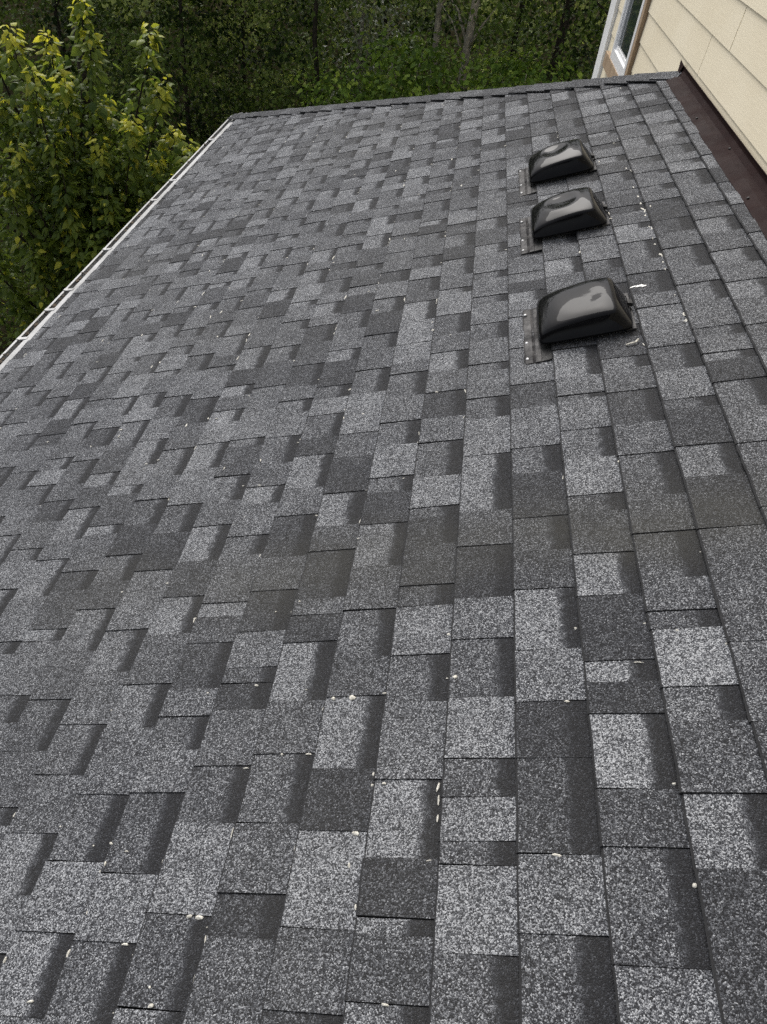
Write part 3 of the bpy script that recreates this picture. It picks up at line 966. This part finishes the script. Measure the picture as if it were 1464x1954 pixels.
def leaves_mesh(name, V, fac, k, tint, mat):
    n = len(V) // k
    me = bpy.data.meshes.new(name)
    sizes = [len(f) for f in fac]
    nl = sum(sizes)
    me.vertices.add(len(V)); me.vertices.foreach_set('co', V.astype(np.float32).ravel())
    me.loops.add(n * nl); me.polygons.add(n * len(fac))
    base = np.concatenate([np.array(f) for f in fac])
    me.loops.foreach_set('vertex_index', (np.arange(n)[:, None] * k + base[None, :]).astype(np.int32).ravel())
    st = np.concatenate([[0], np.cumsum(sizes)[:-1]])
    me.polygons.foreach_set('loop_start', (np.arange(n)[:, None] * nl + st[None, :]).astype(np.int32).ravel())
    a = me.attributes.new('tint', 'FLOAT', 'POINT'); a.data.foreach_set('value', tint.astype(np.float32))
    me.materials.append(mat)
    me.update(); me.validate()
    return me

def unit(n):
    v = rng.normal(size=(n, 3))
    return v / np.linalg.norm(v, axis=1, keepdims=True)

# --- the poplar beside the gutter, with upright yellowing shoots
def poplar():
    rnd = random.Random(77)
    bx, by = -4.75, 9.35
    root = empty('poplar_tree', (bx, by, 0), 'nearest tree, leafy poplar with yellow tipped upright shoots beyond the gutter', 'tree')
    trunk_top = at(140, 40, by + 0.1)
    pts = [np.array([bx, by, -0.1]), np.array([bx + 0.05, by, 1.2]), np.array([bx + 0.12, by + 0.05, 2.6]), np.array([bx + 0.35, by + 0.1, 3.8]), trunk_top]
    obj('trunk', *tube(pts, [0.11, 0.10, 0.08, 0.055, 0.02], 9), MT['bark_dark'], root, smooth=True)
    tips = [(152, -25, 9.2), (170, 60, 9.0), (285, 46, 9.1), (308, 148, 9.0), (18, 52, 9.0), (60, 130, 8.8), (122, 145, 8.9), (362, 268, 8.9), (205, 372, 8.5), (250, 222, 8.8), (30, 270, 8.6), (330, 335, 8.7),
            (100, 262, 8.6), (180, 450, 8.4), (15, 345, 8.5), (300, 300, 9.0), (60, 470, 8.4), (120, 330, 8.5), (260, 400, 8.6), (-70, 120, 9.0), (-60, 300, 8.8), (-40, 30, 9.3), (20, 540, 8.5),
            (190, 270, 8.7), (230, 330, 9.1), (140, 410, 8.5), (90, 540, 8.6), (-30, 450, 8.5), (200, 190, 9.2), (335, 240, 9.2), (90, 60, 9.5), (240, 300, 9.4), (0, 180, 9.2), (-80, 420, 8.9), (160, 520, 8.9), (225, 470, 8.9), (110, 200, 9.4), (60, 380, 9.0)]
    LP, LD, LU, LS, LT = [], [], [], [], []
    br = []
    for q, (px, py, Y) in enumerate(tips):
        tip = at(px, py, Y)
        zz = max(0.8, tip[2] - rnd.uniform(1.3, 2.0))
        f = (tip[0] - bx) * 0.30; g = (tip[1] - by) * 0.3
        b0 = np.array([bx + f * 0.3, by + g * 0.3, max(0.5, zz - 0.5)])
        b1 = np.array([bx + (tip[0] - bx) * 0.72, by + (tip[1] - by) * 0.72, (zz + tip[2]) / 2 - 0.25])
        b2 = tip + np.array([-(tip[0] - bx) * 0.06, 0, -0.40])
        path = [b0, (b0 + b1) / 2 + np.array([0, 0, -0.05]), b1, b2, tip]
        br.append(tube(path, [0.028, 0.022, 0.015, 0.008, 0.003], 5))
        path = np.array(path)
        seg = np.linspace(0, 4, 130)
        top_shoot = py < 320
        for u in seg[30:]:
            i = min(3, int(u)); w = u - i
            p = path[i] * (1 - w) + path[i + 1] * w
            o = rnd.uniform(0, 6.28)
            outw = np.array([math.cos(o), math.sin(o), 0.0])
            fr = u / 4
            nl = 2 if fr > 0.5 else 3
            for _ in range(nl):
                o = rnd.uniform(0, 6.28)
                outw = np.array([math.cos(o), math.sin(o), 0])
                spread = rnd.uniform(0.02, 0.09) if fr > 0.68 else rnd.uniform(0.04, 0.34)
                LP.append(p + outw * spread + np.array([0, 0, rnd.uniform(-0.05, 0.05)]))
                LD.append(outw * rnd.uniform(0.6, 1.0) + np.array([0, 0, rnd.uniform(-1.1, 0.25)]))
                LU.append(np.array([outw[0] * 0.35, outw[1] * 0.35, 1.0]) + 0.5 * np.array([rnd.gauss(0, 1), rnd.gauss(0, 1), rnd.gauss(0, 1)]))
                LS.append(rnd.uniform(0.08, 0.15) * (0.75 if fr > 0.95 else 1.0))
                t = 0.33 + (0.55 * max(0, (fr - 0.70) / 0.30) if top_shoot else 0.25 * max(0, (fr - 0.8) / 0.2)) + rnd.gauss(0, 0.15)
                if rnd.random() < 0.05: t = 0.95
                LT.append(min(1, max(0, t)))
    # inner leafage that fills the crown down to the ground
    for _ in range(190):
        px = rnd.uniform(-120, 330); py = rnd.uniform(230, 720)
        if px > 150 and py > 640 - (px - 150) * 1.6: continue
        if py < 330 and px > 250: continue
        c = at(px, py, rnd.uniform(8.7, 10.2))
        if c[2] < 0.3: continue
        for _ in range(46):
            g = np.array([rnd.gauss(0, 0.17), rnd.gauss(0, 0.17), rnd.gauss(0, 0.14)])
            o = rnd.uniform(0, 6.28)
            outw = np.array([math.cos(o), math.sin(o), 0])
            LP.append(c + g); LD.append(outw + np.array([0, 0, rnd.uniform(-1.0, 0.0)]))
            LU.append(np.array([0, 0, 1.0]) + 0.5 * np.array([rnd.gauss(0, 1), rnd.gauss(0, 1), rnd.gauss(0, 1)]))
            LS.append(rnd.uniform(0.055, 0.105)); LT.append(min(1, max(0, rnd.gauss(0.30, 0.17))))
    for path in br:
        obj('branch', *path, MT['bark_dark'], root, smooth=True)
    P, D, U, Sz, Ti = map(np.array, (LP, LD, LU, LS, LT))
    # never let foliage reach into the gutter
    ok = P[:, 0] < -2.62
    P, D, U, Sz, Ti = P[ok], D[ok], U[ok], Sz[ok], Ti[ok]
    dist = np.linalg.norm(P - np.array([0, 0, CZ]), axis=1)
    q = (P - np.array([0, 0, CZ])) @ R
    px = 732 + FPX * q[:, 0] / q[:, 1]; py = 977 - FPX * q[:, 2] / q[:, 1]
    seen = (px > 0) & (py > 0) & (px < 380)
    # the 300 leaves that show largest: big and near
    score = np.where(seen, Sz / dist, 0)
    order = np.argsort(-score)
    big, rest = order[:300], order[300:]
    V, fac, k, tt = leaf_batch(P[rest], D[rest], U[rest], Sz[rest], Ti[rest], 'near')
    link('crown', leaves_mesh('crown', V, fac, k, tt, MT['leaf_near']), root, 'stuff')
    one = []
    for tv in (0.15, 0.4, 0.6, 0.85):
        V, fac, k, tt = leaf_batch(np.zeros((1, 3)), np.array([[1.0, 0, 0]]), np.array([[0, 0, 1.0]]), np.ones(1), np.array([tv]), 'near')
        one.append(leaves_mesh('leaf', V, fac, k, tt, MT['leaf_near']))
    for i in big:
        d = Vector(D[i]).normalized(); w = d.cross(Vector(U[i])).normalized(); n = w.cross(d)
        mw = Matrix(((d[0], w[0], n[0], 0), (d[1], w[1], n[1], 0), (d[2], w[2], n[2], 0), (0, 0, 0, 1)))
        # the mesh was built with width = D x U = (0,-1,0): flip to keep a right-handed frame
        mw = mw @ Matrix.Diagonal((Sz[i], -Sz[i], Sz[i], 1))
        mw.translation = Vector(P[i])
        o = bpy.data.objects.new('leaf', one[min(3, int(Ti[i] * 4))])
        COL.objects.link(o)
        o.parent = root
        o.matrix_parent_inverse = Matrix.Translation(-root.location)
        o.matrix_basis = mw
poplar()

# --- forest trees: limbs and leaf clumps
def crown_points(n_cl, per, rx, rz, z0, z1, rnd_scale=0.30):
    """leaf clumps around drooping limb ends, inside a tall uneven envelope"""
    z = rng.uniform(z0, z1, n_cl)
    f = (z - z0) / (z1 - z0)
    env = rx * (0.55 + 0.45 * np.sin(np.pi * np.clip(f * 0.9 + 0.1, 0, 1)))
    a = rng.uniform(0, 2 * np.pi, n_cl); r = env * np.sqrt(rng.uniform(0.12, 1, n_cl)) * rng.uniform(0.75, 1.15, n_cl)
    C = np.stack([r * np.cos(a), r * np.sin(a), z], 1)
    sc = rng.uniform(0.6, 1.3, n_cl) * rnd_scale
    P = np.repeat(C, per, 0) + rng.normal(size=(n_cl * per, 3)) * np.repeat(sc, per)[:, None] * np.array([1, 1, 0.42])
    outw = P * np.array([1, 1, 0]); outw /= np.linalg.norm(outw, axis=1, keepdims=True) + 1e-6
    D = outw * 0.6 + rng.normal(size=P.shape) * 0.5 + np.array([0, 0, -0.55])
    U = np.array([0, 0, 1.0]) + outw * 0.3 + rng.normal(size=P.shape) * 0.45
    clt = np.repeat(rng.normal(0.42, 0.30, n_cl), per) + rng.normal(0, 0.13, n_cl * per)
    return C, P, D, U, np.clip(clt, 0, 1)

def forest_tree(name, label, x, y, h, rx, mat, bark, leaf, n_cl, per, z0=0.8, trunk_r=0.09, lean=(0, 0), group=None, cat='tree', scale=0.3):
    root = empty(name, (x, y, 0), label, cat, group)
    C, P, D, U, Ti = crown_points(n_cl, per, rx, h, z0, h, scale)
    off = np.array([x, y, 0])
    lz = lambda z: np.array([lean[0], lean[1], 0]) * (z / h)
    P = P + off + np.array([lean[0], lean[1], 0]) * (P[:, 2:3] / h)
    V, fac, k, tt = leaf_batch(P, D, U, rng.uniform(0.7, 1.25, len(P)) * leaf, Ti)
    link('crown', leaves_mesh('crown', V, fac, k, tt, mat), root)
    zs = np.linspace(-0.2, h * 0.97, 9)
    wob = rng.normal(0, 0.035, (9, 2)); wob[0] = 0
    pts = [off + lz(z) + np.array([wob[i, 0], wob[i, 1], z]) for i, z in enumerate(zs)]
    obj('trunk', *tube(pts, [trunk_r * (1 - 0.8 * i / 8) for i in range(9)], 9), bark, root, smooth=True)
    for i in rng.choice(len(C), min(len(C), 14), replace=False):
        c = C[i] + off + lz(C[i][2])
        zb = max(0.3, C[i][2] - rng.uniform(0.3, 0.9))
        b = off + lz(zb) + np.array([0, 0, zb])
        mid = (b + c) / 2 + np.array([0, 0, rng.uniform(-0.05, 0.18)])
        obj('limb', *tube([b, mid, c], [trunk_r * 0.28, trunk_r * 0.18, 0.004], 5), bark, root, smooth=True)
    return root

def ground_at(px, py, Y):
    p = at(px, py, Y)
    return p[0], p[1]

G = 'trees of the wood behind the house'
def ft(name, label, px, Y, h, rx, mat, bark, leaf, n_cl, per, **kw):
    x, y = ground_at(px, 80, Y)
    forest_tree(name, label, x, y, h, rx, MT[mat], MT[bark], leaf, n_cl, per, group=G, **kw)

ft('alder_tree', 'dark leafy tree directly behind the yellow tipped poplar', 120, 16.5, 8.5, 2.0, 'leaf_dark', 'bark_dark', 0.10, 340, 38, trunk_r=0.06)
ft('alder_tree', 'dark leafy tree right of the poplar, above the far end of the gutter', 345, 15.5, 8.5, 1.7, 'leaf_dark', 'bark_dark', 0.095, 330, 38, trunk_r=0.05)
ft('alder_tree', 'dark tree with thin black trunk left of the middle of the wood', 606, 15.2, 10, 1.6, 'leaf_dark', 'bark_dark', 0.09, 230, 36, trunk_r=0.06)
ft('willow_tree', 'pale grey green tree with drooping shiny leaves beside the thin black trunk', 690, 16.5, 5.2, 0.8, 'leaf_pale', 'bark', 0.085, 60, 30, z0=1.8, scale=0.22)
ft('alder_tree', 'tree with tall straight grey trunk, left one of the pale pair', 836, 14.6, 12, 1.3, 'leaf_dark', 'bark', 0.085, 120, 32, z0=4.2, trunk_r=0.075)
ft('alder_tree', 'tree with stout pale grey trunk, right one of the pale pair', 883, 14.2, 11, 1.3, 'leaf_dark', 'bark', 0.085, 120, 32, z0=4.3, trunk_r=0.095, lean=(0.25, 0))
ft('alder_tree', 'dark trunked leafy tree next to the white corner of the house', 1046, 15.0, 11, 1.5, 'leaf_dark', 'bark_dark', 0.09, 170, 34, z0=2.2, trunk_r=0.10, lean=(0.5, 0))
ft('alder_tree', 'mid green leafy tree half hidden by the cream house wall', 1170, 15.0, 9, 1.6, 'leaf_dark', 'bark_dark', 0.09, 240, 34)
ft('alder_tree', 'dense leafy tree between the poplar shoots and the thin black trunk', 470, 17.0, 10, 1.9, 'leaf_dark', 'bark_dark', 0.09, 360, 38, trunk_r=0.05)
ft('maple_sapling', 'bright green young maple just over the ridge below the grey trunks', 800, 13.4, 4.0, 0.95, 'leaf_green', 'bark', 0.10, 130, 26, z0=1.6, trunk_r=0.03, scale=0.24)
ft('maple_sapling', 'bright green bushy sapling just over the ridge near the white corner', 1020, 13.6, 3.9, 1.2, 'leaf_green', 'bark', 0.10, 150, 26, z0=1.4, trunk_r=0.03, scale=0.24)
ft('maple_sapling', 'yellowish green low sapling left of the bright maple, over the ridge', 680, 13.6, 3.5, 0.9, 'leaf_green', 'bark', 0.09, 110, 26, z0=1.4, trunk_r=0.03, scale=0.24)

# the deeper wood, one mass of leaves, and its undergrowth
def deep_wood():
    V_all, T_all = [], []
    for (n_cl, per, x0, x1, y0, y1, z0, z1, leaf, sc) in ((1150, 60, -14, 9, 17.5, 27, 0.2, 6, 0.105, 0.32), (700, 44, -24, 16, 27, 44, 0.2, 8, 0.18, 0.6), (800, 60, -16, 11, 16.5, 40, 6.2, 11.5, 0.20, 0.7)):  # last set: unseen canopy above the view, added to shade the wood
        C = np.stack([rng.uniform(x0, x1, n_cl), rng.uniform(y0, y1, n_cl), z0 + (z1 - z0) * rng.uniform(0, 1, n_cl)], 1)
        sz = rng.uniform(0.6, 1.4, n_cl) * sc
        P = np.repeat(C, per, 0) + rng.normal(size=(n_cl * per, 3)) * np.repeat(sz, per)[:, None] * np.array([1, 1, 0.42])
        D = rng.normal(size=P.shape) * 0.6 + np.array([0, -0.4, -0.5])
        U = np.array([0, -0.45, 1.0]) + rng.normal(size=P.shape) * 0.45
        tt = np.clip(np.repeat(rng.normal(0.34, 0.30, n_cl), per) + rng.normal(0, 0.12, len(P)), 0, 1)
        V, fac, k, ti = leaf_batch(P, D, U, rng.uniform(0.7, 1.3, len(P)) * leaf, tt)
        V_all.append(V); T_all.append(ti)
    o = link('distant_wood', leaves_mesh('distant_wood', np.concatenate(V_all), fac, k, np.concatenate(T_all), MT['leaf_dark']))
    tag(o, 'dense dark wood filling the background behind the nearer trees', 'wood', None, 'stuff')
    n_cl, per = 900, 26
    C = np.stack([rng.uniform(-11, 5, n_cl), rng.uniform(9.5, 19, n_cl), rng.uniform(0.05, 0.9, n_cl)], 1)
    C = C[~((C[:, 0] > -2.6) & (C[:, 1] < 10.0))]
    C = np.concatenate([C, np.stack([rng.uniform(-12, -2.9, 800), rng.uniform(-3, 9.6, 800), rng.uniform(0.02, 0.7, 800)], 1)])
    n_cl = len(C)
    P = np.repeat(C, per, 0) + rng.normal(size=(n_cl * per, 3)) * np.array([0.24, 0.24, 0.14])
    D = rng.normal(size=P.shape) * 0.7 + np.array([0, 0, -0.2])
    U = np.array([0, 0, 1.0]) + rng.normal(size=P.shape) * 0.4
    tt = np.clip(np.repeat(rng.normal(0.35, 0.18, n_cl), per) + rng.normal(0, 0.12, len(P)), 0, 1)
    V, fac, k, ti = leaf_batch(P, D, U, rng.uniform(0.7, 1.3, len(P)) * 0.085, tt)
    o = link('undergrowth', leaves_mesh('undergrowth', V, fac, k, ti, MT['leaf_dark']))
    tag(o, 'low dark green undergrowth covering the ground below the trees', 'undergrowth', None, 'stuff')
    # bare poles of the deeper trees
deep_wood()
for i, (px, Y, r, lab) in enumerate(((735, 21.0, 0.06, 'slim bare dark pole of a tree left of the pale trunk pair'), (985, 21.5, 0.08, 'slim bare dark pole of a tree right of the pale trunk pair'))):
    x, y = ground_at(px, 80, Y)
    root = empty('bare_tree', (x, y, 0), lab, 'tree', G)
    pts = [np.array([x + 0.05 * math.sin(z * 1.3 + i), y + 0.05 * math.cos(z + i), z]) for z in np.linspace(-0.2, 9, 10)]
    obj('trunk', *tube(pts, [r * (1 - 0.06 * k) for k in range(10)], 8), MT['bark_dark'], root, smooth=True)
    for q in range(9):
        z = 1.2 + q * 0.8
        a = rng.uniform(0, 6.28); L = rng.uniform(0.5, 1.3)
        b = np.array([x, y, z])
        obj('branch', *tube([b, b + np.array([math.cos(a) * L * 0.5, math.sin(a) * L * 0.5, 0.1]), b + np.array([math.cos(a) * L, math.sin(a) * L, 0.05])], [0.018, 0.012, 0.003], 5), MT['bark_dark'], root)
